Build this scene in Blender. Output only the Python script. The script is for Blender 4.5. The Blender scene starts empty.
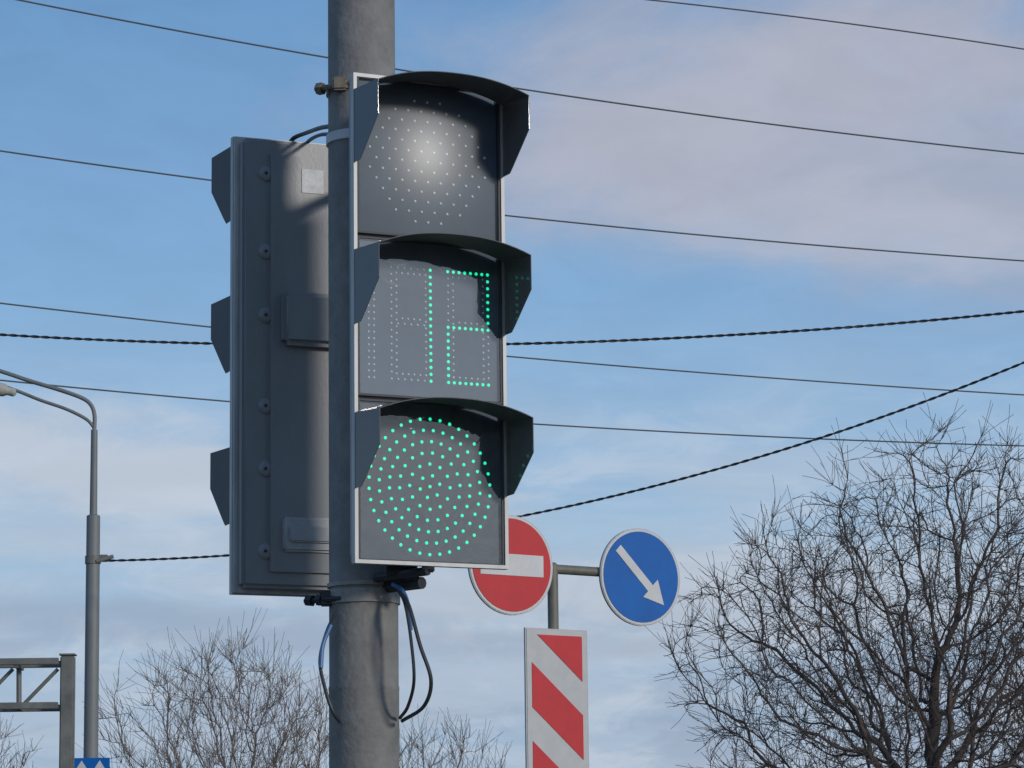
import bpy, bmesh, math, random
import numpy as np
from mathutils import Vector, Matrix

S = bpy.context.scene
COL = S.collection
S.view_settings.view_transform = 'Standard'
S.view_settings.look = 'None'
S.view_settings.exposure = 0

# ------------------------------------------------------------------ camera
FPX = 3200.0
EYE = Vector((0, 0, 1.6))
PITCH = math.atan(556 / FPX)
ROLL = 0.012
F = Vector((0, math.cos(PITCH), math.sin(PITCH)))
R0 = Vector((1, 0, 0))
U0 = Vector((0, -math.sin(PITCH), math.cos(PITCH)))
R = R0 * math.cos(ROLL) - U0 * math.sin(ROLL)
U = R0 * math.sin(ROLL) + U0 * math.cos(ROLL)
cd = bpy.data.cameras.new("camera")
cam = bpy.data.objects.new("camera", cd)
COL.objects.link(cam)
cd.sensor_width = 36
cd.lens = FPX / 1024 * 36
cd.clip_start = 0.1
cd.clip_end = 9000
m = Matrix((R, U, -F)).transposed().to_4x4()
m.translation = EYE
cam.matrix_world = m
S.camera = cam


def site(x, y, dist):
    """world point at ground distance `dist` seen along a surveyed bearing"""
    d = F + R * ((x - 512) / FPX) + U * ((384 - y) / FPX)
    return EYE + d * (dist / d.y)


# ------------------------------------------------------------------ materials
def nt(mat):
    mat.use_nodes = True
    return mat.node_tree.nodes, mat.node_tree.links


def mat(name, col, rough=0.5, metal=0.0, var=0.2, scale=8, stretch=(1, 1, 1), bump=0.0, bscale=60, coat=0.0, spec=0.5, col2=None, crough=0.1, bdist=0.004, cior=1.5, dist=0.0):
    M = bpy.data.materials.new(name)
    n, l = nt(M)
    b = n["Principled BSDF"]
    b.inputs["Roughness"].default_value = rough
    b.inputs["Metallic"].default_value = metal
    b.inputs["Coat Weight"].default_value = coat
    b.inputs["Coat Roughness"].default_value = crough
    b.inputs["Coat IOR"].default_value = cior
    b.inputs["Specular IOR Level"].default_value = spec
    tc = n.new("ShaderNodeTexCoord")
    mp = n.new("ShaderNodeMapping")
    mp.inputs["Scale"].default_value = stretch
    l.new(tc.outputs["Object"], mp.inputs[0])
    no = n.new("ShaderNodeTexNoise")
    no.inputs["Scale"].default_value = scale
    no.inputs["Detail"].default_value = 7
    no.inputs["Roughness"].default_value = 0.68
    no.inputs["Distortion"].default_value = dist
    l.new(mp.outputs[0], no.inputs["Vector"])
    mr = n.new("ShaderNodeMapRange")
    mr.inputs["From Min"].default_value = 0.3
    mr.inputs["From Max"].default_value = 0.7
    l.new(no.outputs["Fac"], mr.inputs["Value"])
    mx = n.new("ShaderNodeMix")
    mx.data_type = 'RGBA'
    c2 = col2 if col2 else [c * (1 + var) for c in col]
    mx.inputs["A"].default_value = (*[c * (1 - var) for c in col], 1)
    mx.inputs["B"].default_value = (*c2, 1)
    l.new(mr.outputs[0], mx.inputs["Factor"])
    l.new(mx.outputs["Result"], b.inputs["Base Color"])
    rr = n.new("ShaderNodeMapRange")
    rr.inputs["To Min"].default_value = max(0.02, rough - 0.08)
    rr.inputs["To Max"].default_value = min(1, rough + 0.12)
    l.new(no.outputs["Fac"], rr.inputs["Value"])
    l.new(rr.outputs[0], b.inputs["Roughness"])
    if bump > 0:
        n2 = n.new("ShaderNodeTexNoise")
        n2.inputs["Scale"].default_value = bscale
        n2.inputs["Detail"].default_value = 5
        l.new(mp.outputs[0], n2.inputs["Vector"])
        bp = n.new("ShaderNodeBump")
        bp.inputs["Strength"].default_value = bump
        bp.inputs["Distance"].default_value = bdist
        l.new(n2.outputs["Fac"], bp.inputs["Height"])
        l.new(bp.outputs[0], b.inputs["Normal"])
    return M


def emit_mat(name, col, strength):
    M = bpy.data.materials.new(name)
    n, l = nt(M)
    b = n["Principled BSDF"]
    b.inputs["Base Color"].default_value = (0.01, 0.2, 0.12, 1)
    b.inputs["Emission Color"].default_value = (*col, 1)
    b.inputs["Emission Strength"].default_value = strength
    return M


def glass_mat(name, rough, f0, wav, wscale, tint=0.95, detail=2):
    """thin clear cover sheet: transparent + glossy mixed by a symmetric Schlick term"""
    M = bpy.data.materials.new(name)
    n, l = nt(M)
    for x in list(n):
        if x.type == 'BSDF_PRINCIPLED':
            n.remove(x)
    out = [x for x in n if x.type == 'OUTPUT_MATERIAL'][0]
    tr = n.new("ShaderNodeBsdfTransparent")
    tr.inputs[0].default_value = (tint, tint, tint * 1.01, 1)
    gl = n.new("ShaderNodeBsdfGlossy")
    gl.inputs["Color"].default_value = (1, 1, 1, 1)
    gl.inputs["Roughness"].default_value = rough
    lw = n.new("ShaderNodeLayerWeight")
    lw.inputs["Blend"].default_value = 0.5
    pw = n.new("ShaderNodeMath"); pw.operation = 'POWER'; pw.inputs[1].default_value = 5
    ma = n.new("ShaderNodeMath"); ma.operation = 'MULTIPLY_ADD'
    ma.inputs[1].default_value = 1 - f0
    ma.inputs[2].default_value = f0
    l.new(lw.outputs["Facing"], pw.inputs[0])
    l.new(pw.outputs[0], ma.inputs[0])
    mi = n.new("ShaderNodeMixShader")
    if wav > 0:
        tc = n.new("ShaderNodeTexCoord")
        no = n.new("ShaderNodeTexNoise")
        no.inputs["Scale"].default_value = wscale
        no.inputs["Distortion"].default_value = 2.2
        no.inputs["Detail"].default_value = detail
        l.new(tc.outputs["Object"], no.inputs["Vector"])
        bp = n.new("ShaderNodeBump")
        bp.inputs["Strength"].default_value = wav
        bp.inputs["Distance"].default_value = 0.01
        l.new(no.outputs["Fac"], bp.inputs["Height"])
        l.new(bp.outputs[0], gl.inputs["Normal"])
    l.new(ma.outputs[0], mi.inputs[0])
    l.new(tr.outputs[0], mi.inputs[1])
    l.new(gl.outputs[0], mi.inputs[2])
    l.new(mi.outputs[0], out.inputs[0])
    return M


M_POLE = mat("weathered_galvanised_steel", (0.205, 0.198, 0.186), 0.75, 0.0, 0.22, 14, (1, 1, 0.9), 0.8, 60, col2=(0.255, 0.248, 0.235), spec=0.25)
M_BAND = mat("zinc_band", (0.26, 0.25, 0.235), 0.55, 0.4, 0.3, 30)
M_TAPE = mat("pale_tape", (0.55, 0.55, 0.56), 0.6, 0, 0.15, 30)
M_BRASS = mat("rusty_zinc_bolt", (0.22, 0.18, 0.13), 0.5, 0.5, 0.4, 80)
M_HOUS = mat("grey_powder_coat", (0.215, 0.220, 0.226), 0.42, 0.05, 0.14, 4, (1, 1, 0.5), 0.12, 120, coat=0.08, crough=0.25)
M_LATCH = mat("grey_latch_plate", (0.36, 0.37, 0.375), 0.4, 0.2, 0.15, 20)
M_VIS = mat("grey_painted_visor", (0.118, 0.118, 0.117), 0.6, 0.0, 0.14, 9, coat=0.42, crough=0.02, cior=1.5, spec=0.2)
M_VIS2 = mat("matte_grey_visor", (0.125, 0.128, 0.133), 0.7, 0.0, 0.12, 9, spec=0.2)
M_GASK = mat("dark_gasket", (0.05, 0.055, 0.06), 0.6, 0.0, 0.12, 9)
M_RIM = mat("brushed_aluminium_rim", (0.42, 0.42, 0.415), 0.5, 0.3, 0.25, 25, (1, 1, 0.2))
M_BLACK = mat("black_rubber", (0.022, 0.023, 0.026), 0.5, 0, 0.2, 20)
M_BOARD = mat("led_board", (0.068, 0.100, 0.134), 0.6, 0, 0.28, 4, dist=1.0)  # blue tint and mottling paint the cover's sky reflections into the board colour
M_BOARD3 = mat("led_board_painted_ripples", (0.050, 0.070, 0.090), 0.55, 0, 0.45, 6, (1, 1, 0.7), dist=2.5)  # darker board; streaks in the colour imitate rippled reflections of the wavy cover
M_LED = mat("unlit_led", (0.66, 0.70, 0.72), 0.4, 0, 0.15, 60)
M_LIT = emit_mat("lit_green_led", (0.008, 0.92, 0.46), 1.25)
M_GL1 = glass_mat("lens_cover_convex", 0.38, 0.050, 0.0, 12)
M_GL2 = glass_mat("lens_cover_flat", 0.03, 0.15, 0.07, 5)
M_GL3 = glass_mat("lens_cover_wavy", 0.04, 0.10, 0.14, 6, detail=2)
M_LABEL = mat("paper_label", (0.62, 0.62, 0.61), 0.6, 0, 0.2, 60)
M_CABLE = mat("black_cable", (0.03, 0.032, 0.036), 0.45, 0, 0.3, 20)
M_BLUEC = mat("blue_cable", (0.05, 0.15, 0.33), 0.45, 0, 0.2, 20)
M_WIRE = mat("overhead_wire_metal", (0.10, 0.105, 0.115), 0.6, 0.0, 0.2, 2)
M_WIRE2 = mat("overhead_insulated_wire", (0.028, 0.029, 0.032), 0.6, 0, 0.2, 2)
M_RED = mat("reflective_red", (0.54, 0.035, 0.042), 0.5, 0, 0.10, 5, spec=0.3)
M_WHITE = mat("reflective_white", (0.60, 0.60, 0.59), 0.5, 0, 0.10, 6, spec=0.3)
M_BLUE = mat("reflective_blue", (0.001, 0.115, 0.42), 0.5, 0, 0.14, 4, spec=0.3)
M_SBACK = mat("sign_back_aluminium", (0.42, 0.43, 0.43), 0.55, 0.1, 0.12, 12)
M_SPOST = mat("painted_sign_post", (0.17, 0.16, 0.13), 0.55, 0.1, 0.2, 12)
M_LAMP = mat("street_lamp_steel", (0.19, 0.20, 0.20), 0.6, 0.2, 0.25, 2, (1, 1, 0.3))
M_LHEAD = mat("lamp_head_plastic", (0.45, 0.43, 0.38), 0.5, 0, 0.1, 10)
M_GANT = mat("gantry_steel", (0.17, 0.17, 0.155), 0.6, 0.1, 0.3, 4)
M_BARK = mat("dark_bark", (0.064, 0.049, 0.040), 0.85, 0, 0.4, 12, (1, 1, 0.4), 0.5, 40)
M_TWIG = mat("dark_twig", (0.098, 0.073, 0.061), 0.8, 0, 0.35, 3)
M_TWIG2 = mat("pale_twig", (0.19, 0.150, 0.125), 0.8, 0, 0.3, 3)


# ------------------------------------------------------------------ mesh helpers
def link(me, name, mt, parent=None, smooth=False):
    o = bpy.data.objects.new(name, me)
    COL.objects.link(o)
    if mt is not None:
        me.materials.append(mt)
    if parent is not None:
        o.parent = parent
    if smooth:
        for p in me.polygons:
            p.use_smooth = True
    return o


def empty(name, loc, rotz=0, **kw):
    e = bpy.data.objects.new(name, None)
    e.empty_display_size = 0.2
    COL.objects.link(e)
    e.matrix_world = Matrix.Translation(loc) @ Matrix.Rotation(rotz, 4, 'Z')
    for k, v in kw.items():
        e[k] = v
    return e


def pyd(name, V, Fc):
    me = bpy.data.meshes.new(name)
    me.from_pydata([tuple(v) for v in V], [], Fc)
    me.validate()
    me.update()
    return me


class Bag:
    """collects faces of one part"""
    def __init__(s):
        s.V = []
        s.F = []

    def add(s, V, Fc):
        k = len(s.V)
        s.V += [tuple(v) for v in V]
        s.F += [tuple(i + k for i in f) for f in Fc]

    def box(s, c, d, bev=0.0):
        bm = bmesh.new()
        bmesh.ops.create_cube(bm, size=1)
        for v in bm.verts:
            v.co = Vector((v.co.x * d[0] + c[0], v.co.y * d[1] + c[1], v.co.z * d[2] + c[2]))
        if bev > 0:
            bmesh.ops.bevel(bm, geom=bm.edges[:], offset=bev, segments=5, affect='EDGES')
        bm.verts.index_update()
        s.add([v.co.copy() for v in bm.verts], [[v.index for v in f.verts] for f in bm.faces])
        bm.free()

    def tube(s, pts, r, sides=12, caps=True):
        pts = [Vector(p) for p in pts]
        n = len(pts)
        rs = r if isinstance(r, (list, tuple)) else [r] * n
        prev = None
        V = []
        for i, p in enumerate(pts):
            t = (pts[min(i + 1, n - 1)] - pts[max(i - 1, 0)]).normalized()
            if prev is None:
                a = Vector((0, 0, 1)) if abs(t.z) < 0.9 else Vector((1, 0, 0))
                u = t.cross(a).normalized()
            else:
                u = (prev - t * prev.dot(t)).normalized()
            prev = u
            w = t.cross(u)
            for k in range(sides):
                a = 2 * math.pi * k / sides
                V.append(p + (u * math.cos(a) + w * math.sin(a)) * rs[i])
        Fc = []
        for i in range(n - 1):
            for k in range(sides):
                k2 = (k + 1) % sides
                Fc.append((i * sides + k, i * sides + k2, (i + 1) * sides + k2, (i + 1) * sides + k))
        if caps:
            Fc.append(tuple(range(sides))[::-1])
            Fc.append(tuple((n - 1) * sides + k for k in range(sides)))
        s.add(V, Fc)

    def prism(s, poly, y0, y1):
        """2D poly in XZ extruded in Y"""
        n = len(poly)
        V = [(x, y0, z) for x, z in poly] + [(x, y1, z) for x, z in poly]
        Fc = [tuple(range(n)), tuple(range(n, 2 * n))[::-1]]
        for i in range(n):
            j = (i + 1) % n
            Fc.append((i, i + n, j + n, j))
        s.add(V, Fc)

    def ring(s, w, h, t, y0, y1, zc=0, xc=0):
        a = [(-w, -h), (w, -h), (w, h), (-w, h)]
        b = [(-w + t, -h + t), (w - t, -h + t), (w - t, h - t), (-w + t, h - t)]
        V = []
        for yy in (y0, y1):
            V += [(x + xc, yy, z + zc) for x, z in a] + [(x + xc, yy, z + zc) for x, z in b]
        Fc = []
        for i in range(4):
            j = (i + 1) % 4
            Fc.append((i, j, 4 + j, 4 + i))
            Fc.append((8 + i, 12 + i, 12 + j, 8 + j))
            Fc.append((i, 8 + i, 8 + j, j))
            Fc.append((4 + i, 4 + j, 12 + j, 12 + i))
        s.add(V, Fc)

    def out(s, name, mt, parent=None, smooth=False, world=False):
        V = s.V
        if world and parent is not None:
            inv = parent.matrix_world.inverted()
            V = [inv @ Vector(v) for v in V]
        me = pyd(name, V, s.F)
        bm = bmesh.new()
        bm.from_mesh(me)
        bmesh.ops.recalc_face_normals(bm, faces=bm.faces[:])
        bm.to_mesh(me)
        bm.free()
        o = link(me, name, mt, parent, smooth)
        if smooth:
            try:
                me.set_sharp_from_angle(angle=math.radians(40))
            except Exception:
                pass
        return o


def circle(r, n=48, cx=0, cz=0):
    return [(cx + r * math.cos(2 * math.pi * k / n), cz + r * math.sin(2 * math.pi * k / n)) for k in range(n)]


def smooth_path(ctrl, n=10):
    P = [Vector(p) for p in ctrl]
    P = [P[0] * 2 - P[1]] + P + [P[-1] * 2 - P[-2]]
    out = []
    for i in range(1, len(P) - 2):
        for k in range(n):
            t = k / n
            a, b, c, d = P[i - 1], P[i], P[i + 1], P[i + 2]
            out.append(0.5 * ((2 * b) + (c - a) * t + (2 * a - 5 * b + 4 * c - d) * t * t + (3 * b - a - 3 * c + d) * t ** 3))
    out.append(P[-2])
    return out


# ------------------------------------------------------------------ ground
b = Bag()
b.add([(-4000, -4000, 0), (4000, -4000, 0), (4000, 4000, 0), (-4000, 4000, 0)], [(0, 1, 2, 3)])
g = b.out("ground", mat("dry_grass_ground", (0.09, 0.085, 0.05), 0.95, 0, 0.4, 0.6, col2=(0.14, 0.12, 0.08)))
g["kind"] = "structure"
b = Bag()
b.add([(-400, 9.4, 0.004), (400, 9.4, 0.004), (400, 21, 0.004), (-400, 21, 0.004)], [(0, 1, 2, 3)])
o = b.out("road", mat("asphalt", (0.05, 0.05, 0.052), 0.9, 0, 0.2, 3, bump=0.4, bscale=90))
o["kind"] = "structure"
b = Bag()
b.box((0, 7.8, 0.06), (800, 2.9, 0.13), 0.01)
o = b.out("pavement", mat("concrete_paving", (0.25, 0.24, 0.23), 0.9, 0, 0.2, 3))
o["kind"] = "structure"

# ------------------------------------------------------------------ pole
PY = 7.92
pc = site(362.8, 384, PY)
PR = 0.0860
pole = empty("support_pole", (pc.x, PY, 0), 0,
             label="weathered round grey steel pole carrying two traffic lights", category="pole")


def pz(y):
    return site(363, y, PY).z


b = Bag()
zs = [0, pz(692), pz(690.5), pz(687.5), pz(686), 7.5]
rs = [PR * 1.01, PR * 1.01, PR * 1.018, PR * 1.018, PR, PR * 0.985]
b.tube([(0, 0, z) for z in zs], rs, 64)
b.out("shaft", M_POLE, pole, smooth=True)
b = Bag()
b.tube([(0, 0, 0.12), (0, 0, 0.16)], 0.19, 32)
for k in range(4):
    a = k * math.pi / 2 + 0.6
    b.tube([(0.15 * math.cos(a), 0.15 * math.sin(a), 0.15), (0.15 * math.cos(a), 0.15 * math.sin(a), 0.2)], 0.014, 6)
b.out("base_flange", M_POLE, pole)
# clamps
for (y, hh, mt, nm) in ((141, 0.026, M_TAPE, "tape_band"), (92, 0.022, M_BAND, "clamp_band"), (598, 0.036, M_BAND, "clamp_band"), (586, 0.012, M_BAND, "clamp_band")):
    b = Bag()
    z = pz(y)
    b.tube([(0, 0, z - hh / 2), (0, 0, z - hh / 2 + .001), (0, 0, z + hh / 2 - .001), (0, 0, z + hh / 2)],
           [PR + 0.001, PR + .005, PR + .005, PR + 0.001], 48)
    b.out(nm, mt, pole, smooth=True)
# tightening bolts
b = Bag()
z = pz(92)
b.tube([(-0.115, -0.03, z), (-0.02, -0.088, z)], 0.008, 8)
b.tube([(-0.110, -0.032, z), (-0.096, -0.041, z)], 0.016, 6)
b.box((-0.05, -0.078, z), (0.04, 0.03, 0.035), 0.005)
b.out("clamp_bolt", M_BRASS, pole)
b = Bag()
z = pz(601)
b.tube([(-0.145, -0.01, z), (-0.05, -0.07, z)], 0.007, 8)
b.tube([(-0.140, -0.013, z + .002), (-0.125, -0.021, z)], 0.015, 6)
b.tube([(-0.112, -0.03, z), (-0.100, -0.037, z)], 0.015, 6)
b.box((-0.092, -0.035, z + .004), (0.03, 0.02, 0.04), 0.004)
b.out("clamp_bolt", M_BLACK, pole)

# ------------------------------------------------------------------ traffic lights
HW, HH, SEC = 0.203, 0.607, 0.403


def led_add(B, pts, r, y):
    for (x, z) in pts:
        V = [(x, y - r * 0.7, z)]
        for ring_r, dy in ((0.75, 0.45), (1.0, 0.0)):
            V += [(x + r * ring_r * math.cos(k * math.pi / 3), y - r * dy, z + r * ring_r * math.sin(k * math.pi / 3)) for k in range(6)]
        Fc = [(0, 1 + k, 1 + (k + 1) % 6) for k in range(6)]
        Fc += [(1 + k, 7 + k, 7 + (k + 1) % 6, 1 + (k + 1) % 6) for k in range(6)]
        B.add(V, Fc)
    return B


def led_bag(pts, r, y):
    return led_add(Bag(), pts, r, y)


def line(x0, z0, x1, z1, sp=0.0165):
    L = math.hypot(x1 - x0, z1 - z0)
    n = max(1, round(L / sp))
    return [(x0 + (x1 - x0) * i / n, z0 + (z1 - z0) * i / n) for i in range(n + 1)]


def uniq(pts, tol):
    out = []
    for p in pts:
        if all(math.hypot(p[0] - q[0], p[1] - q[1]) > tol for q in out):
            out.append(p)
    return out


def make_light(center, rot, lit, label, vis_up=0.0, vis_drop=0.013, D=0.156, flap=0.185, fb=0.098, mvis=M_VIS):
    e = empty("traffic_light", center, rot, label=label, category="traffic light",
              group="traffic lights mounted on the pole")
    # aluminium rim
    b = Bag()
    b.ring(HW, HH, 0.009, -0.006, 0.014)
    b.out("rim", M_RIM, e)
    b = Bag()
    b.box((0, 0.020, 0), (2 * HW - 0.004, 0.012, 2 * HH - 0.004), 0.002)
    b.out("back_flange", M_RIM if not lit else M_HOUS, e)
    # housing
    b = Bag()
    b.box((0, 0.043, 0), (2 * HW - 0.026, 0.046, 2 * HH - 0.026), 0.010)
    b.box((0.0, 0.058, 0), (0.258, 0.034, 2 * HH - 0.085), 0.012)
    for s in (-1, 1):
        for z in (-0.50, -0.285, -0.12, 0.12, 0.29, 0.50):
            b.tube([(s * 0.127, 0.055, z), (s * 0.127, 0.0690, z), (s * 0.127, 0.0722, z), (s * 0.127, 0.0735, z)], [0.027, 0.021, 0.016, 0.010], 28)
    o = b.out("housing", M_HOUS, e, smooth=True)
    # screws on the back
    for s in (-1, 1):
        for z in (-0.50, -0.285, -0.12, 0.12, 0.29, 0.50):
            b = Bag()
            b.tube([(s * 0.130, 0.072, z), (s * 0.130, 0.0765, z)], 0.0045, 6)
            b.out("screw", M_BLACK, e)
    b = Bag()
    b.box((0.006, 0.088, 0.11), (0.17, 0.046, 0.142), 0.014)
    b.out("junction_box", M_HOUS, e, smooth=True)
    b = Bag()
    b.box((0.0, 0.078, -0.455), (0.17, 0.018, 0.090), 0.006)
    b.box((0.0, 0.090, -0.455), (0.14, 0.012, 0.042), 0.004)
    b.out("latch_plate", M_LATCH, e, smooth=True)
    b = Bag()
    b.box((0.002, 0.0762, 0.486), (0.060, 0.0015, 0.064))
    b.out("label_sticker", M_LABEL, e)
    # sections
    for i in range(3):
        zc = SEC * (1 - i)
        b = Bag()
        b.ring(HW - 0.0105, SEC / 2 - 0.004, 0.005, -0.003, 0.012, zc=zc)
        b.out("gasket", M_GASK, e)
        w, h = HW - 0.0165, SEC / 2 - 0.010
        # cover glass (the top one is moulded with convex optics)
        n = 32
        V, NV = [], []
        for a in range(n + 1):
            for c in range(n + 1):
                x = -w + 2 * w * a / n
                z = -h + 2 * h * c / n
                rr = min(1, math.hypot(x / w, z / h))
                bul = 0.004 * (1 - rr * rr) if i == 0 else 0.0
                V.append((x, -0.001 - bul, z + zc))
                NV.append(Vector((1.5 * x, -1, 1.35 * (z + .006))).normalized())
        Fc = [(a * (n + 1) + c, (a + 1) * (n + 1) + c, (a + 1) * (n + 1) + c + 1, a * (n + 1) + c + 1) for a in range(n) for c in range(n)]
        me = pyd("lens", V, Fc)
        link(me, "lens", (M_GL1, M_GL2, M_GL3)[i], e, smooth=True)
        if i == 0:
            me.normals_split_custom_set_from_vertices([tuple(v) for v in NV])
        # leds
        LY_ = 0.0078
        on, off = [], []
        if i == 0:
            sp = 0.0345
            for a in range(-8, 9):
                for c in range(-8, 9):
                    x = a * sp + (sp / 2 if c % 2 else 0)
                    z = c * sp * 0.74
                    if math.hypot(x, z) < 0.162:
                        off.append((x, z + zc - 0.002))
        elif i == 2:
            P = [(0, 0)]
            for k in range(1, 7):
                for q in range(6 * k + (2 if k > 3 else 0)):
                    a = 2 * math.pi * q / (6 * k + (2 if k > 3 else 0)) + 0.26 * k
                    P.append((0.0268 * k * math.cos(a), 0.0278 * k * math.sin(a)))
            P = [(x, z + zc - 0.008) for x, z in P]
            (on if lit else off).extend(P)
        else:
            zt, zm, zb = 0.128, -0.012, -0.150
            d1 = (-0.100, 0.005)
            d2 = (0.052, 0.160)

            def seg(d, k):
                x0, x1 = d
                return {'a': line(x0, zt, x1, zt), 'g': line(x0, zm, x1, zm), 'd': line(x0, zb, x1, zb),
                        'f': line(x0, zt, x0, zm), 'e': line(x0, zm, x0, zb), 'b': line(x1, zt, x1, zm), 'c': line(x1, zm, x1, zb)}[k]
            digs = []
            for d, ls_ in ((d1, 'bc'), (d2, 'abged')):
                cur = []
                for k in 'abcdefg':
                    (cur if (lit and k in ls_) else off).extend(seg(d, k))
                digs.append(uniq(cur, 0.005))
            for (x0, x1) in (d1, d2):
                q = 0.0135
                for k in ((x0 + q, zt - q, x1 - q, zt - q), (x0 + q, zb + q, x1 - q, zb + q), (x0 + q, zt - q, x0 + q, zb + q),
                          (x1 - q, zt - q, x1 - q, zb + q), (x0 + q, zm + q, x1 - q, zm + q)):
                    off.extend(line(*k))
            off.extend(line(-0.160, zt - .02, -0.160, zb))
            off.extend(line(-0.146, zt - .02, -0.146, zb))
            allon = digs[0] + digs[1]
            off = [p for p in off if all(math.hypot(p[0] - q[0], p[1] - q[1]) > 0.006 for q in allon)]
            off = [(x, z + zc) for x, z in uniq(off, 0.005)]
            for nm, dg in zip(("1", "2"), digs):
                if dg:
                    o = led_bag([(x, z + zc) for x, z in dg], 0.0043, LY_).out("led_digit", M_LIT, e)
                    o["label"] = "glowing green LED digit " + nm
        # board with its unlit leds
        b = Bag()
        b.box((0, 0.0105, zc), (2 * HW - 0.026, 0.005, SEC - 0.012))
        nb = len(b.F)
        led_add(b, off, 0.0033 if i == 1 else 0.0040, LY_)
        me = pyd("led_board", b.V, b.F)
        o = link(me, "led_board", M_BOARD3 if i == 2 else M_BOARD, e)
        me.materials.append(M_LED)
        for k, p in enumerate(me.polygons):
            if k >= nb:
                p.material_index = 1
        if on:
            o = led_bag(on, 0.0044, LY_).out("led_array", M_LIT, e)
            o["label"] = "glowing green LED dots"
        # visor
        w = HW - 0.002
        zt = zc + SEC / 2 - 0.004
        cz = zt - 0.036 + vis_up
        N = 20
        M_ = 8
        V, Fc = [], []
        for j in range(M_ + 1):
            t = j / M_
            dz = -vis_drop * t
            y = -D * t - 0.004
            wl = w
            low = cz - flap if t <= 0.26 else cz - flap + (flap - fb) * (t - 0.26) / 0.74
            row = [(-wl, y, low)]
            for k in range(N + 1):
                u = -1 + 2 * k / N
                rise = 0.036 * (1 - abs(u) ** 2.3) * (1 if vis_up == 0 else 0.5)
                row.append((u * wl, y, cz + rise + dz))
            row.append((wl, y, low))
            V += row
        nseg = N + 3
        for j in range(M_):
            for k in range(nseg - 1):
                Fc.append((j * nseg + k, j * nseg + k + 1, (j + 1) * nseg + k + 1, (j + 1) * nseg + k))
        me = pyd("visor", V, Fc)
        o = link(me, "visor", mvis, e)      # folded sheet metal: flat facets
        md = o.modifiers.new("thick", 'SOLIDIFY')
        md.thickness = 0.002
        md.offset = 0
    return e


TH = math.radians(25)
c1 = site(430, 320.5, 7.72)
L1 = make_light(c1, TH, True, "grey three-section traffic light showing green and countdown 12")
c2 = site(304.5, 367.5, 8.31)
L2 = make_light(c2, math.radians(202), False, "grey traffic light seen from behind, mounted on round pole", vis_up=0.020, vis_drop=-0.010, D=0.182, flap=0.200, fb=0.085, mvis=M_VIS2)

# brackets (parts of the lights)
for e, ys, lx in ((L1, (150, 590), 0.0), (L2, (155, 578), -0.13)):
    for y in ys:
        b = Bag()
        z = pz(y)
        tgt = e.matrix_world @ Vector((lx, 0.06, 0))
        tgt.z = z
        p0 = Vector((pc.x, PY, z))
        dirv = (tgt - p0).normalized()
        b.tube([p0 + dirv * (PR - .004), tgt], 0.015, 10)
        b.out("mounting_bracket", M_BLACK, e, world=True)
b = Bag()
p0 = site(376, 578, 7.83)
p1 = site(428, 571, 7.72)
b.tube([p0, p1], 0.011, 8)
b.tube([p0 + Vector((0, .05, -.012)), p1 + Vector((-.03, .05, -.008))], 0.009, 8)
b.box((p0 + p1) / 2 + Vector((0.0, 0.02, 0.012)), (0.075, 0.05, 0.03), 0.004)
b.box(p1 + Vector((0, 0.02, 0.010)), (0.03, 0.05, 0.018), 0.003)
b.out("lower_bracket", M_BLACK, L1, world=True)


# ------------------------------------------------------------------ cables
def cable(name, pts, r, mt, label, **kw):
    b = Bag()
    P = smooth_path(pts, 10)
    b.tube(P, r, 8)
    o = b.out(name, mt, None, smooth=True)
    o["label"] = label
    o["category"] = "cable"
    for k, v in kw.items():
        o[k] = v
    return o


G = "loose cables at the pole"
cable("power_cable", [site(397, 588, 7.82), site(405, 604, 7.78), site(411, 640, 7.78), site(414, 680, 7.78), site(408, 706, 7.82), site(400, 718, 7.88)], 0.0042, M_CABLE, "black cable looping beneath traffic light beside pole", group=G)
cable("power_cable", [site(399, 590, 7.80), site(409, 606, 7.76), site(420, 645, 7.74), site(431, 680, 7.74), site(424, 706, 7.78), site(402, 721, 7.86)], 0.0048, M_CABLE, "black cable looping beneath traffic light beside pole", group=G)
cable("power_cable", [site(392, 584, 7.80), site(402, 590, 7.79), site(408, 604, 7.78), site(411, 630, 7.78)], 0.0052, M_BLUEC, "short blue cable end under the traffic light", group=G)
cable("power_cable", [site(336, 612, 7.84), site(326, 634, 7.84), site(320, 662, 7.82), site(326, 692, 7.80), site(333, 712, 7.80), site(340, 722, 7.83)], 0.0045, M_CABLE, "dark cable curving around the pole side", group=G)
cable("power_cable", [site(331, 625, 7.83), site(323, 645, 7.82), site(321, 668, 7.81)], 0.0052, M_BLUEC, "short blue cable on the pole side", group=G)
cable("power_cable", [site(332, 126, 7.95), site(320, 128, 8.1), site(306, 133, 8.25), site(294, 138, 8.31), site(288, 146, 8.31)], 0.006, M_CABLE, "black cable from pole into the housing top", group=G)
cable("power_cable", [site(331, 134, 7.95), site(320, 135, 8.1), site(310, 140, 8.26), site(303, 148, 8.30)], 0.005, M_CABLE, "black cable from pole into the housing top", group=G)

# ------------------------------------------------------------------ sign post
SY = 22.4
sp = site(552.5, 569, SY)
ST = math.radians(33.5)
sg = empty("traffic_sign_post", (sp.x, SY, 0), ST,
           label="post with no-entry sign, blue arrow sign and striped board", category="road sign")
za = sp.z
b = Bag()
b.tube([(0, 0, 0), (0, 0, za + 0.03), (0, 0, za + .045)], [0.038, 0.038, 0.02], 20)
b.out("post", M_SPOST, sg, smooth=True)
b = Bag()
b.tube([(-0.45, 0, za), (0.80, 0, za)], 0.034, 16)
b.out("cross_arm", M_SPOST, sg, smooth=True)


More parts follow.
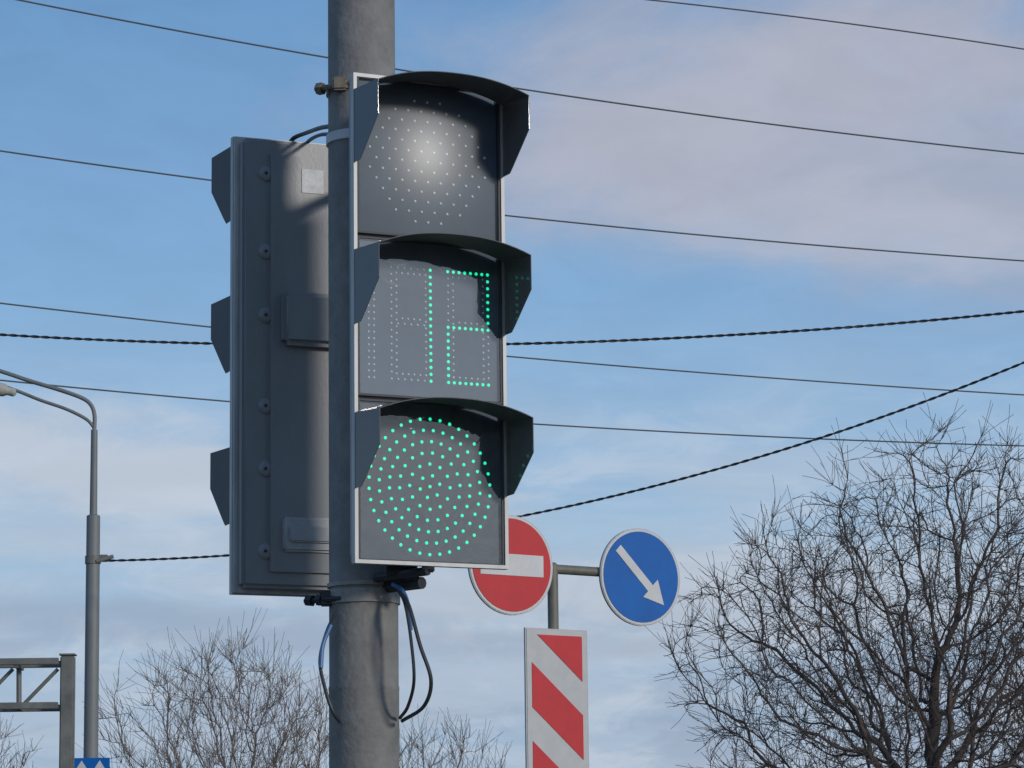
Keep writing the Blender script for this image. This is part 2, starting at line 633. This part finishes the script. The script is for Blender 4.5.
def disc(name, x, z, mt_face):
    d = empty(name, (0, 0, 0))
    d.parent = sg
    d.matrix_world = sg.matrix_world @ Matrix.Translation((x, -0.045, z))
    b = Bag(); b.prism(circle(0.350), -0.012, 0.008); b.out("sign_plate", M_SBACK, d)
    b = Bag(); b.prism(circle(0.343), -0.016, -0.012); b.out("border", M_WHITE, d)
    b = Bag(); b.prism(circle(0.326), -0.020, -0.016); b.out("sign_face", mt_face, d)
    return d


d = disc("no_entry_sign", -0.385, za + 0.002, M_RED)
b = Bag()
w, h = 0.262, 0.075
b.prism([(-w, -h), (w, -h), (w, h), (-w, h)], -0.024, -0.020)
b.out("bar_mark", M_WHITE, d)
d = disc("arrow_sign", 0.720, za - 0.025, M_BLUE)
b = Bag()
q = math.sqrt(0.5)
arrow = [(-0.28, 0.031), (0.11, 0.031), (0.11, 0.092), (0.275, 0), (0.11, -0.092), (0.11, -0.031), (-0.28, -0.031)]
b.prism([((x * q + z * q), (-x * q + z * q)) for x, z in arrow], -0.024, -0.020)
b.out("arrow_mark", M_WHITE, d)

# hazard board
bd = empty("hazard_board", (0, 0, 0))
bd.parent = sg
zt = site(553, 630, SY).z
BW, BH = 0.262, 2.0
bd.matrix_world = sg.matrix_world @ Matrix.Translation((-0.022, -0.06, zt))
b = Bag(); b.prism([(-BW, -BH), (BW, -BH), (BW, 0), (-BW, 0)], -0.008, 0.008); b.out("board_frame", M_SBACK, bd)
b = Bag(); b.prism([(-BW + .01, -BH + .01), (BW - .01, -BH + .01), (BW - .01, -.01), (-BW + .01, -.01)], -0.012, -0.008)
b.out("board_face", mat("faded_white", (0.48, 0.48, 0.475), 0.5, 0, 0.08, 8), bd)


def clip(poly, x0, x1, z0, z1):
    def cl(P, f, inter):
        O = []
        for i in range(len(P)):
            a, c = P[i], P[(i + 1) % len(P)]
            if f(a):
                O.append(a)
            if f(a) != f(c):
                O.append(inter(a, c))
        return O
    def ix(v):
        return lambda a, c: (v, a[1] + (c[1] - a[1]) * (v - a[0]) / (c[0] - a[0]))
    def iz(v):
        return lambda a, c: (a[0] + (c[0] - a[0]) * (v - a[1]) / (c[1] - a[1]), v)
    P = cl(poly, lambda p: p[0] >= x0, ix(x0))
    P = cl(P, lambda p: p[0] <= x1, ix(x1)) if P else P
    P = cl(P, lambda p: p[1] >= z0, iz(z0)) if P else P
    P = cl(P, lambda p: p[1] <= z1, iz(z1)) if P else P
    return P


b = Bag()
IX = 0.212
per, rh, sl = 0.545, 0.31, 0.84
for k in range(-1, 5):
    ztop = -0.240 - k * per
    dz = sl * 2 * IX
    poly = [(-IX, ztop), (-IX, ztop - rh), (IX, ztop - rh - dz), (IX, ztop - dz)]
    P = clip(poly, -IX, IX, -BH + 0.045, -0.045)
    if len(P) > 2:
        b.prism(P, -0.016, -0.012)
b.out("red_stripes", M_RED, bd)

# ------------------------------------------------------------------ street lamp
LY = 40.0
lp = site(92.5, 600, LY)
lamp = empty("street_lamp", (lp.x, LY, 0), 0, label="tall grey street lamp with curved double arm", category="street lamp")


def ls(x, y):
    p = site(x, y, LY)
    return Vector((p.x - lp.x, 0, p.z))


b = Bag()
z1 = ls(93, 516).z
z2 = ls(93, 528).z
zt = ls(94, 430).z
b.tube([(0, 0, 0), (0, 0, z2), (0, 0, z1 - .001), (0, 0, z1), (0, 0, z1 + .02), (0, 0, zt)], [0.100, 0.086, 0.086, 0.086, 0.048, 0.042], 20)
b.out("pole", M_LAMP, lamp, smooth=True)
top = Vector((0, 0, zt))
b = Bag()
b.tube(smooth_path([top, Vector((0, 0, ls(94, 415).z)), ls(91, 405), ls(82, 398), ls(60, 390), ls(30, 381), ls(0, 371), ls(-60, 353)], 6), 0.027, 10)
b.out("arm", M_LAMP, lamp, smooth=True)
b = Bag()
b.tube(smooth_path([Vector((0, 0, ls(94, 428).z)), ls(86, 419), ls(66, 409), ls(40, 400), ls(15, 390), ls(-25, 376)], 6), 0.022, 10)
b.out("arm", M_LAMP, lamp, smooth=True)
for (x0, y0) in ((-2, 389), (-62, 352)):
    b = Bag()
    P = [ls(x0 + 18, y0 + 4), ls(x0 + 10, y0 + 2), ls(x0 - 10, y0 - 2), ls(x0 - 26, y0 - 5)]
    b.tube(smooth_path(P, 4), [0.03] + [0.055] * 4 + [0.085] * 4 + [0.07] * 3 + [0.03], 12)
    b.out("lamp_head", M_LHEAD, lamp, smooth=True)
b = Bag()
zc = ls(93, 560).z
b.tube([(0, 0, zc - .05), (0, 0, zc + .05)], 0.10, 20)
b.box((0.13, 0, zc + 0.02), (0.12, 0.06, 0.09), 0.01)
b.tube([(0.05, -0.08, zc - .03), (0.26, -0.03, zc + .04)], 0.025, 8)
b.out("wire_clamp", M_GANT, lamp, smooth=True)
b = Bag()
cz = ls(92, 777.5).z
cx = ls(92, 778).x
b.box((cx, -0.13, cz), (0.47, 0.02, 0.47), 0.003)
b.out("direction_sign", M_BLUE, lamp)
for s in (-1, 1):
    b = Bag()
    xc = cx + s * 0.112
    b.prism([(xc, cz + .205), (xc - .082, cz + .075), (xc - .032, cz + .075), (xc - .032, cz - .19), (xc + .032, cz - .19), (xc + .032, cz + .075), (xc + .082, cz + .075)], -0.146, -0.141)
    b.out("arrow_mark", M_WHITE, lamp)
for dz_ in (.15, -.15):
    b = Bag()
    b.box((0, -0.11, cz + dz_), (0.06, 0.02, 0.04))
    b.out("sign_bracket", M_GANT, lamp)

# ------------------------------------------------------------------ gantry
GY = 36.0
gp = site(67.5, 700, GY)
gan = empty("road_gantry", (gp.x, GY, 0), 0, label="grey steel truss gantry on a square post", category="gantry")


def gs(x, y):
    p = site(x, y, GY)
    return Vector((p.x - gp.x, 0, p.z))


b = Bag()
zt = gs(67, 656).z
b.box((0, 0, zt / 2), (0.155, 0.155, zt), 0.015)
b.box((0, 0, zt + 0.012), (0.18, 0.18, 0.02), 0.004)
b.out("post", M_GANT, gan)
b = Bag()
A0, A1 = gs(60, 666), gs(-330, 664)
B0, B1 = gs(60, 709), gs(-330, 709)
A0.x = B0.x = -0.078
for dy in (-0.2, 0.2):
    o_ = Vector((0, dy, 0))
    b.box(((A0 + A1) / 2 + o_), ((A0 - A1).length, 0.06, 0.075), 0.006)
    b.box(((B0 + B1) / 2 + o_), ((B0 - B1).length, 0.06, 0.075), 0.006)
for k in range(8):
    xa, xb = 19 - k * 45, 19 - k * 45
    b.tube([gs(xa, 667), gs(xb, 708)], 0.03, 8)
    b.tube([gs(xa + 39, 669), gs(xa + 4, 705)], 0.022, 8)
for k in range(8):
    p = gs(19 - k * 45, 667); b.box(p, (0.05, 0.42, 0.05), .004)
    p = gs(19 - k * 45, 708); b.box(p, (0.05, 0.42, 0.05), .004)
b.out("truss", M_GANT, gan)

# ------------------------------------------------------------------ wires
WG = "overhead wires crossing the sky"


def wire(px, ya, yb, r, twisted, x0=-260, x1=1290, label="thin overhead power wire against the sky", deg=2):
    xs = [p[0] for p in px]
    c = np.polyfit(xs, [p[1] for p in px], deg)
    n = 60
    P = []
    for i in range(n + 1):
        x = x0 + (x1 - x0) * i / n
        Y = ya + (yb - ya) * (x / 1024)
        P.append(site(x, float(np.polyval(c, x)), Y))
    b = Bag()
    if not twisted:
        b.tube(P, r, 6)
    else:
        L = sum((P[i + 1] - P[i]).length for i in range(n))
        turns = L / 0.26
        m_ = int(turns * 7)
        for ph in (0, math.pi):
            Q = []
            for i in range(m_ + 1):
                t = i / m_ * n
                k = min(int(t), n - 1)
                p = P[k].lerp(P[k + 1], t - k)
                tan = (P[k + 1] - P[k]).normalized()
                u = tan.cross(Vector((0, 0, 1))).normalized()
                w_ = tan.cross(u)
                a = 2 * math.pi * turns * i / m_ + ph
                Q.append(p + (u * math.cos(a) + w_ * math.sin(a)) * r)
            b.tube(Q, r * 1.05, 5)
    o = b.out("overhead_wire", M_WIRE2 if twisted else M_WIRE, None, smooth=True)
    o["label"] = label
    o["category"] = "wire"
    o["group"] = WG


wire([(15, 0), (327, 55), (520, 90), (760, 124), (1024, 153)], 44, 50, 0.013, False)
wire([(650, 0), (800, 17), (900, 31), (1024, 49)], 44, 50, 0.012, False)
wire([(0, 151), (205, 179), (505, 216), (760, 240), (1024, 261)], 46, 52, 0.013, False)
wire([(0, 303), (208, 327), (505, 356), (760, 377), (1024, 395)], 48, 54, 0.013, False)
wire([(0, 380), (230, 402), (535, 424), (760, 436), (1024, 446)], 48, 54, 0.013, False)
wire([(0, 335), (210, 343), (505, 344), (760, 334), (1024, 311)], 38, 38, 0.0095, True, label="thick twisted black overhead cable sagging across the sky")
wire([(104, 558), (230, 559), (525, 516), (640, 489), (760, 455), (880, 417), (1024, 364)], 39.6, 36, 0.0085, True, x0=106, label="thick twisted black cable strung from the street lamp")


# ------------------------------------------------------------------ trees
def grow(seed, base, fork_z, ell, n_att, step, di, dk, up=0.08, jit=0.25, maxn=20000, pers=0.0, lobes=9, peak=(0, 0), lamp_=0.26, cavs=14, cavr=0.15):
    rng = np.random.default_rng(seed)
    c, rad = np.array(ell[0]), np.array(ell[1])
    A = rng.normal(size=(n_att * 2, 3))
    A /= np.linalg.norm(A, axis=1)[:, None]
    rr = rng.random(n_att * 2) ** (1 / 2.6)
    lob = rng.normal(size=(lobes, 3)); lob /= np.linalg.norm(lob, axis=1)[:, None]
    lump = 0.80 + lamp_ * np.max(np.clip(A @ lob.T, 0, 1) ** 6, axis=1)
    A = c + A * rr[:, None] * rad * lump[:, None]
    hz = np.clip((A[:, 2] - c[2]) / rad[2], 0, 1)
    A[:, 0] += peak[0] * hz
    cav = c + rng.normal(size=(cavs, 3)) * rad * 0.6
    keep = np.min(np.linalg.norm(A[:, None] - cav[None], axis=2), axis=1) > rad.mean() * cavr
    A = A[keep & (A[:, 2] > fork_z - 0.1)][:n_att]
    base = np.array(base, float)
    pos = [base]
    par = [-1]
    p = base.copy()
    lean = rng.normal(size=3) * 0.10
    while p[2] < fork_z:
        d = np.array([0, 0, 1.0]) + lean + rng.normal(size=3) * 0.06
        d[2] = 1
        p = p + d / np.linalg.norm(d) * step * 1.5
        pos.append(p.copy()); par.append(len(pos) - 2)
    P = np.array(pos)
    Dr = np.zeros_like(P); Dr[:, 2] = 1
    D = np.linalg.norm(A[:, None] - P[None], axis=2)
    near = D.argmin(1); nd = D.min(1)
    for it in range(260):
        act = nd < (di if it > 25 else 10)
        if act.sum() == 0 or len(P) > maxn:
            break
        ids = near[act]
        v = A[act] - P[ids]
        v /= (np.linalg.norm(v, axis=1)[:, None] + 1e-9)
        uq, inv = np.unique(ids, return_inverse=True)
        acc = np.zeros((len(uq), 3))
        np.add.at(acc, inv, v)
        acc /= (np.linalg.norm(acc, axis=1)[:, None] + 1e-9)
        acc += rng.normal(size=acc.shape) * jit + Dr[uq] * pers
        acc[:, 2] += up
        acc /= (np.linalg.norm(acc, axis=1)[:, None] + 1e-9)
        new = P[uq] + acc * step
        k0 = len(P)
        P = np.vstack([P, new])
        Dr = np.vstack([Dr, acc])
        par += uq.tolist()
        D = np.linalg.norm(A[:, None] - new[None], axis=2)
        mi = D.min(1); ai = D.argmin(1)
        up_ = mi < nd
        near[up_] = ai[up_] + k0
        nd[up_] = mi[up_]
        alive = nd > dk
        A, near, nd = A[alive], near[alive], nd[alive]
        if len(A) == 0:
            break
    return P, np.array(par), rng


def tree(name, seed, base, fork_z, ell, n_att, step, di, dk, tip, expo, mt_t, mt_c, label, group=None, twigs=1.2, tl=0.16, split=0.03, tup=0.35, kink=0.28, sm=2, tw_r=0.35, **kw):
    P, par, rng = grow(seed, base, fork_z, ell, n_att, step, di, dk, **kw)
    n = len(P)
    for _ in range(sm):
        Q = P.copy()
        cs = np.zeros_like(P); cc = np.zeros(n)
        np.add.at(cs, par[1:], P[1:]); np.add.at(cc, par[1:], 1)
        has = (cc > 0); has[0] = False
        Q[has] = 0.5 * P[has] + 0.25 * P[par[has]] + 0.25 * cs[has] / cc[has][:, None]
        P = Q
    ch = np.zeros(n, int)
    np.add.at(ch, par[1:], 1)
    e2 = np.zeros(n)
    e2[ch == 0] = 1
    for i in range(n - 1, 0, -1):
        e2[par[i]] += e2[i]
    thin = np.where(e2 < 40)[0]
    nt_ = int(len(thin) * twigs)
    wgt = np.where(ch[thin] == 0, 2.5, 1.0)
    pick = rng.choice(thin, nt_, p=wgt / wgt.sum())
    Pn = [P]; pn = [par]; cnt = n
    d = P[pick] - P[np.maximum(par[pick], 0)]
    d /= (np.linalg.norm(d, axis=1)[:, None] + 1e-9)
    cur = pick
    curp = P[pick]
    dirv = d * 0.9 + rng.normal(size=d.shape) * 0.62
    dirv[:, 2] += tup
    L = tl * (0.25 + 1.1 * rng.random(nt_) ** 1.8) / 3
    for s in range(3):
        dirv /= np.linalg.norm(dirv, axis=1)[:, None]
        newp = curp + dirv * L[:, None]
        Pn.append(newp); pn.append(cur)
        cur = np.arange(cnt, cnt + nt_); cnt += nt_
        curp = newp
        dirv = dirv + rng.normal(size=dirv.shape) * kink
        dirv[:, 2] += 0.06
    P = np.vstack(Pn); par = np.concatenate(pn)
    N = len(P)
    e2 = np.concatenate([e2, np.full(N - n, tw_r)])
    e2[:n] = np.maximum(e2[:n], 1)
    rad = tip * e2 ** (1 / expo)
    e = empty(name, tuple(base), 0, label=label, category="tree")
    if group:
        e["group"] = group
    b0 = np.array(base)
    i = np.arange(1, N)
    a, c = P[par[i]] - b0, P[i] - b0
    ra = rad[par[i]]; rc = rad[i]
    ra = np.minimum(ra, rc * 1.25)
    for nm, sel, k, mt in (("trunk", rc > split, 9, mt_t), ("crown", rc <= split, 4, mt_c)):
        A_, C_, RA, RC = a[sel], c[sel], ra[sel], rc[sel]
        t = C_ - A_
        ln = np.linalg.norm(t, axis=1)[:, None] + 1e-9
        t = t / ln
        if nm == "trunk":
            A_ = A_ - t * RA[:, None] * 0.25
            C_ = C_ + t * RC[:, None] * 0.25
        ref = np.where(np.abs(t[:, 2:3]) < 0.9, np.array([[0, 0, 1.0]]), np.array([[1.0, 0, 0]]))
        u = np.cross(t, ref); u /= np.linalg.norm(u, axis=1)[:, None]
        w = np.cross(t, u)
        rings = []
        for q in range(k):
            an = 2 * math.pi * q / k
            rings.append(A_ + (u * math.cos(an) + w * math.sin(an)) * RA[:, None])
        for q in range(k):
            an = 2 * math.pi * q / k
            rings.append(C_ + (u * math.cos(an) + w * math.sin(an)) * RC[:, None])
        V = np.stack(rings, 1).reshape(-1, 3)
        m_ = len(A_)
        off = (np.arange(m_) * 2 * k)[:, None]
        Fc = []
        for q in range(k):
            q2 = (q + 1) % k
            Fc.append(np.hstack([off + q, off + q2, off + k + q2, off + k + q]))
        Fc = np.vstack(Fc)
        me = bpy.data.meshes.new(nm)
        me.from_pydata(V.tolist(), [], Fc.tolist())
        me.update()
        link(me, nm, mt, e, smooth=True)
    return e


def gxy(x, Y):
    p = site(x, 768, Y)
    return (p.x, Y, 0.0)


TG = "bare trees beyond the road"
bx = gxy(915, 30)
cc = site(915, 700, 30)
tree("bare_tree", 33, bx, 2.6, ((cc.x, 30, cc.z), (2.2, 1.8, 2.35)), 3600, 0.095, 0.9, 0.14, 0.0039, 1.92,
     M_BARK, M_TWIG, "dark bare tree with gnarled spreading branches", TG, twigs=3.6, tl=0.32, up=0.03, jit=0.36, pers=0.3, tup=0.25, lobes=8, peak=(0.45, 0), lamp_=0.36, cavs=22, cavr=0.16, kink=0.18, sm=1, tw_r=0.3)
bx = gxy(1120, 36)
cc = site(1105, 700, 36)
tree("bare_tree", 5, bx, 2.0, ((cc.x, 36, cc.z), (1.8, 1.6, 2.1)), 1500, 0.10, 0.8, 0.16, 0.0046, 2.1,
     M_BARK, M_TWIG, "dark bare tree with thin branches behind another", TG, twigs=2.2, tl=0.32, up=0.05, jit=0.3, kink=0.16, sm=1, pers=0.2)
bx = gxy(240, 46)
cc = site(245, 787, 46)
tree("bare_tree", 27, bx, 0.9, ((cc.x, 46, cc.z), (2.1, 1.5, 2.15)), 1600, 0.10, 0.8, 0.17, 0.0040, 2.4,
     M_TWIG2, M_TWIG2, "pale brown bare tree with fine upright twigs", TG, twigs=2.8, tl=0.55, up=0.35, jit=0.2, tup=0.8, lobes=6, lamp_=0.36, kink=0.12)
bx = gxy(445, 50)
cc = site(435, 812, 50)
tree("bare_tree", 8, bx, 0.8, ((cc.x, 50, cc.z), (1.3, 1.1, 1.25)), 650, 0.10, 0.8, 0.17, 0.0042, 2.4,
     M_TWIG2, M_TWIG2, "small pale bare tree with fine twigs", TG, twigs=2.6, tl=0.5, up=0.35, jit=0.2, tup=0.8, kink=0.12)
bx = gxy(-15, 50)
cc = site(-15, 805, 50)
tree("bare_tree", 9, bx, 0.8, ((cc.x, 50, cc.z), (0.95, 1.0, 1.35)), 600, 0.10, 0.8, 0.17, 0.0042, 2.4,
     M_TWIG2, M_TWIG2, "small pale bare tree beside the gantry", TG, twigs=2.6, tl=0.42, up=0.3, jit=0.2, tup=0.8, kink=0.12)

# ------------------------------------------------------------------ sun + sky
AZ, EL = math.radians(48), math.radians(17.5)
sdir = Vector((math.sin(AZ) * math.cos(EL), -math.cos(AZ) * math.cos(EL), math.sin(EL)))
sd = bpy.data.lights.new("sun", 'SUN')
sd.energy = 1.8
sd.angle = math.radians(8)
sd.color = (1.0, 0.94, 0.86)
so = bpy.data.objects.new("sun", sd)
COL.objects.link(so)
so.rotation_euler = sdir.to_track_quat('Z', 'Y').to_euler()

W = bpy.data.worlds.new("World")
S.world = W
W.use_nodes = True
n = W.node_tree.nodes
l = W.node_tree.links
bg = n["Background"]
bg.inputs["Strength"].default_value = 0.1
sky = n.new("ShaderNodeTexSky")
sky.sky_type = 'NISHITA'
sky.sun_disc = False
sky.sun_elevation = EL
sky.sun_rotation = math.atan2(sdir.x, sdir.y)
tc = n.new("ShaderNodeTexCoord")
sep = n.new("ShaderNodeSeparateXYZ")
l.new(tc.outputs["Generated"], sep.inputs[0])


def math_n(op, a, b=None, clampv=False):
    x = n.new("ShaderNodeMath")
    x.operation = op
    x.use_clamp = clampv
    for i, v in enumerate((a, b)):
        if v is None:
            continue
        if isinstance(v, (int, float)):
            x.inputs[i].default_value = v
        else:
            l.new(v, x.inputs[i])
    return x.outputs[0]


def mixc(fac, a, b):
    x = n.new("ShaderNodeMix")
    x.data_type = 'RGBA'
    if isinstance(fac, float):
        x.inputs["Factor"].default_value = fac
    else:
        l.new(fac, x.inputs["Factor"])
    for k, v in (("A", a), ("B", b)):
        if isinstance(v, tuple):
            x.inputs[k].default_value = (v[0] * 10, v[1] * 10, v[2] * 10, 1)
        else:
            l.new(v, x.inputs[k])
    return x.outputs["Result"]


ramp = n.new("ShaderNodeValToRGB")
cr = ramp.color_ramp
stops = [(0.0, (.33, .43, .59)), (0.055, (.33, .45, .62)), (0.12, (.36, .52, .71)), (0.20, (.22, .41, .67)), (0.29, (.145, .315, .58)), (0.6, (.15, .28, .50)), (1.0, (.11, .21, .42))]
cr.elements[0].position = 0
cr.elements[0].color = (*stops[0][1], 1)
cr.elements[1].position = 1
cr.elements[1].color = (*stops[-1][1], 1)
for p, c in stops[1:-1]:
    q = cr.elements.new(p)
    q.color = (*c, 1)
l.new(sep.outputs["Z"], ramp.inputs[0])
sc = n.new("ShaderNodeVectorMath")
sc.operation = 'SCALE'
sc.inputs["Scale"].default_value = 10
l.new(ramp.outputs[0], sc.inputs[0])
col = mixc(0.90, sky.outputs[0], sc.outputs[0])


def noise(scale, sx, sz, detail=5, dist=0.0, off=(0, 0, 0), rough=0.55):
    mp = n.new("ShaderNodeMapping")
    mp.inputs["Scale"].default_value = (sx, sx, sz)
    mp.inputs["Location"].default_value = off
    l.new(tc.outputs["Generated"], mp.inputs[0])
    x = n.new("ShaderNodeTexNoise")
    x.inputs["Scale"].default_value = scale
    x.inputs["Detail"].default_value = detail
    x.inputs["Roughness"].default_value = rough
    x.inputs["Distortion"].default_value = dist
    l.new(mp.outputs[0], x.inputs["Vector"])
    return x.outputs["Fac"]


def ss(v, a, b, t0=0.0, t1=1.0):
    x = n.new("ShaderNodeMapRange")
    x.interpolation_type = 'SMOOTHSTEP'
    x.inputs["From Min"].default_value = a
    x.inputs["From Max"].default_value = b
    x.inputs["To Min"].default_value = t0
    x.inputs["To Max"].default_value = t1
    l.new(v, x.inputs["Value"])
    return x.outputs[0]


def blob(px, py, rx, ry, nz, amt, slant=0.0):
    cx, cz = (px - 512) / 3200, (940 - py) / 3300
    dx = math_n('SUBTRACT', sep.outputs["X"], cx)
    dz = math_n('SUBTRACT', sep.outputs["Z"], cz)
    dz = math_n('ADD', dz, math_n('MULTIPLY', dx, slant))
    a = math_n('DIVIDE', dx, rx / 3200)
    c = math_n('DIVIDE', dz, ry / 3300)
    r = math_n('SQRT', math_n('ADD', math_n('MULTIPLY', a, a), math_n('MULTIPLY', c, c)))
    q = math_n('ADD', r, math_n('MULTIPLY', math_n('SUBTRACT', nz, 0.5), amt))
    return ss(q, 1.3, 0.25)


nz1 = noise(9, 1, 2.4, 8, 0.45, rough=0.6)
nz2 = noise(9, 1, 6, 7, 0.3, (3, 1, 2), rough=0.6)
nz3 = noise(14, 1, 3.5, 8, 0.6, (7, 5, 1), rough=0.62)
nz4 = noise(22, 1, 2.6, 8, 0.7, (1, 9, 4), rough=0.62)
m1 = math_n('MULTIPLY', ss(nz2, 0.40, 0.60), ss(sep.outputs["Z"], 0.20, 0.11))
col = mixc(math_n('MULTIPLY', m1, 0.65), col, (.47, .55, .66))
m2 = math_n('MULTIPLY', ss(nz3, 0.47, 0.60), ss(sep.outputs["Z"], 0.135, 0.085))
col = mixc(math_n('MULTIPLY', m2, 0.5), col, (.32, .39, .51))
m3 = math_n('MULTIPLY', ss(nz4, 0.50, 0.68), ss(sep.outputs["Z"], 0.19, 0.11))
col = mixc(math_n('MULTIPLY', m3, 0.5), col, (.55, .61, .69))
for (px, py, rx, ry, am, c, k, sl_) in (
        (860, 150, 480, 185, 1.9, (.405, .432, .530), 0.85, 0.1),
        (780, 95, 360, 100, 2.2, (.45, .462, .550), 0.65, -0.1),
        (900, 230, 330, 45, 2.5, (.47, .50, .60), 0.5, 0.1),
        (120, 462, 270, 68, 2.8, (.53, .59, .68), 0.85, 0.15),
        (700, 590, 400, 55, 2.6, (.48, .53, .61), 0.65, 0.0),
        (130, 615, 330, 24, 2.8, (.31, .38, .50), 0.55, 0.05),
        (420, 640, 300, 16, 2.4, (.33, .39, .50), 0.4, 0.02),
        (420, 690, 330, 30, 2.5, (.46, .53, .63), 0.45, 0.0)):
    mk = blob(px, py, rx, ry, nz1 if ry > 80 else nz3, am, sl_)
    col = mixc(math_n('MULTIPLY', mk, k), col, c)
mm = ss(nz4, 0.3, 0.7, 0.97, 1.04)
vm = n.new("ShaderNodeVectorMath")
vm.operation = 'SCALE'
l.new(col, vm.inputs[0])
l.new(mm, vm.inputs["Scale"])
l.new(vm.outputs[0], bg.inputs["Color"])
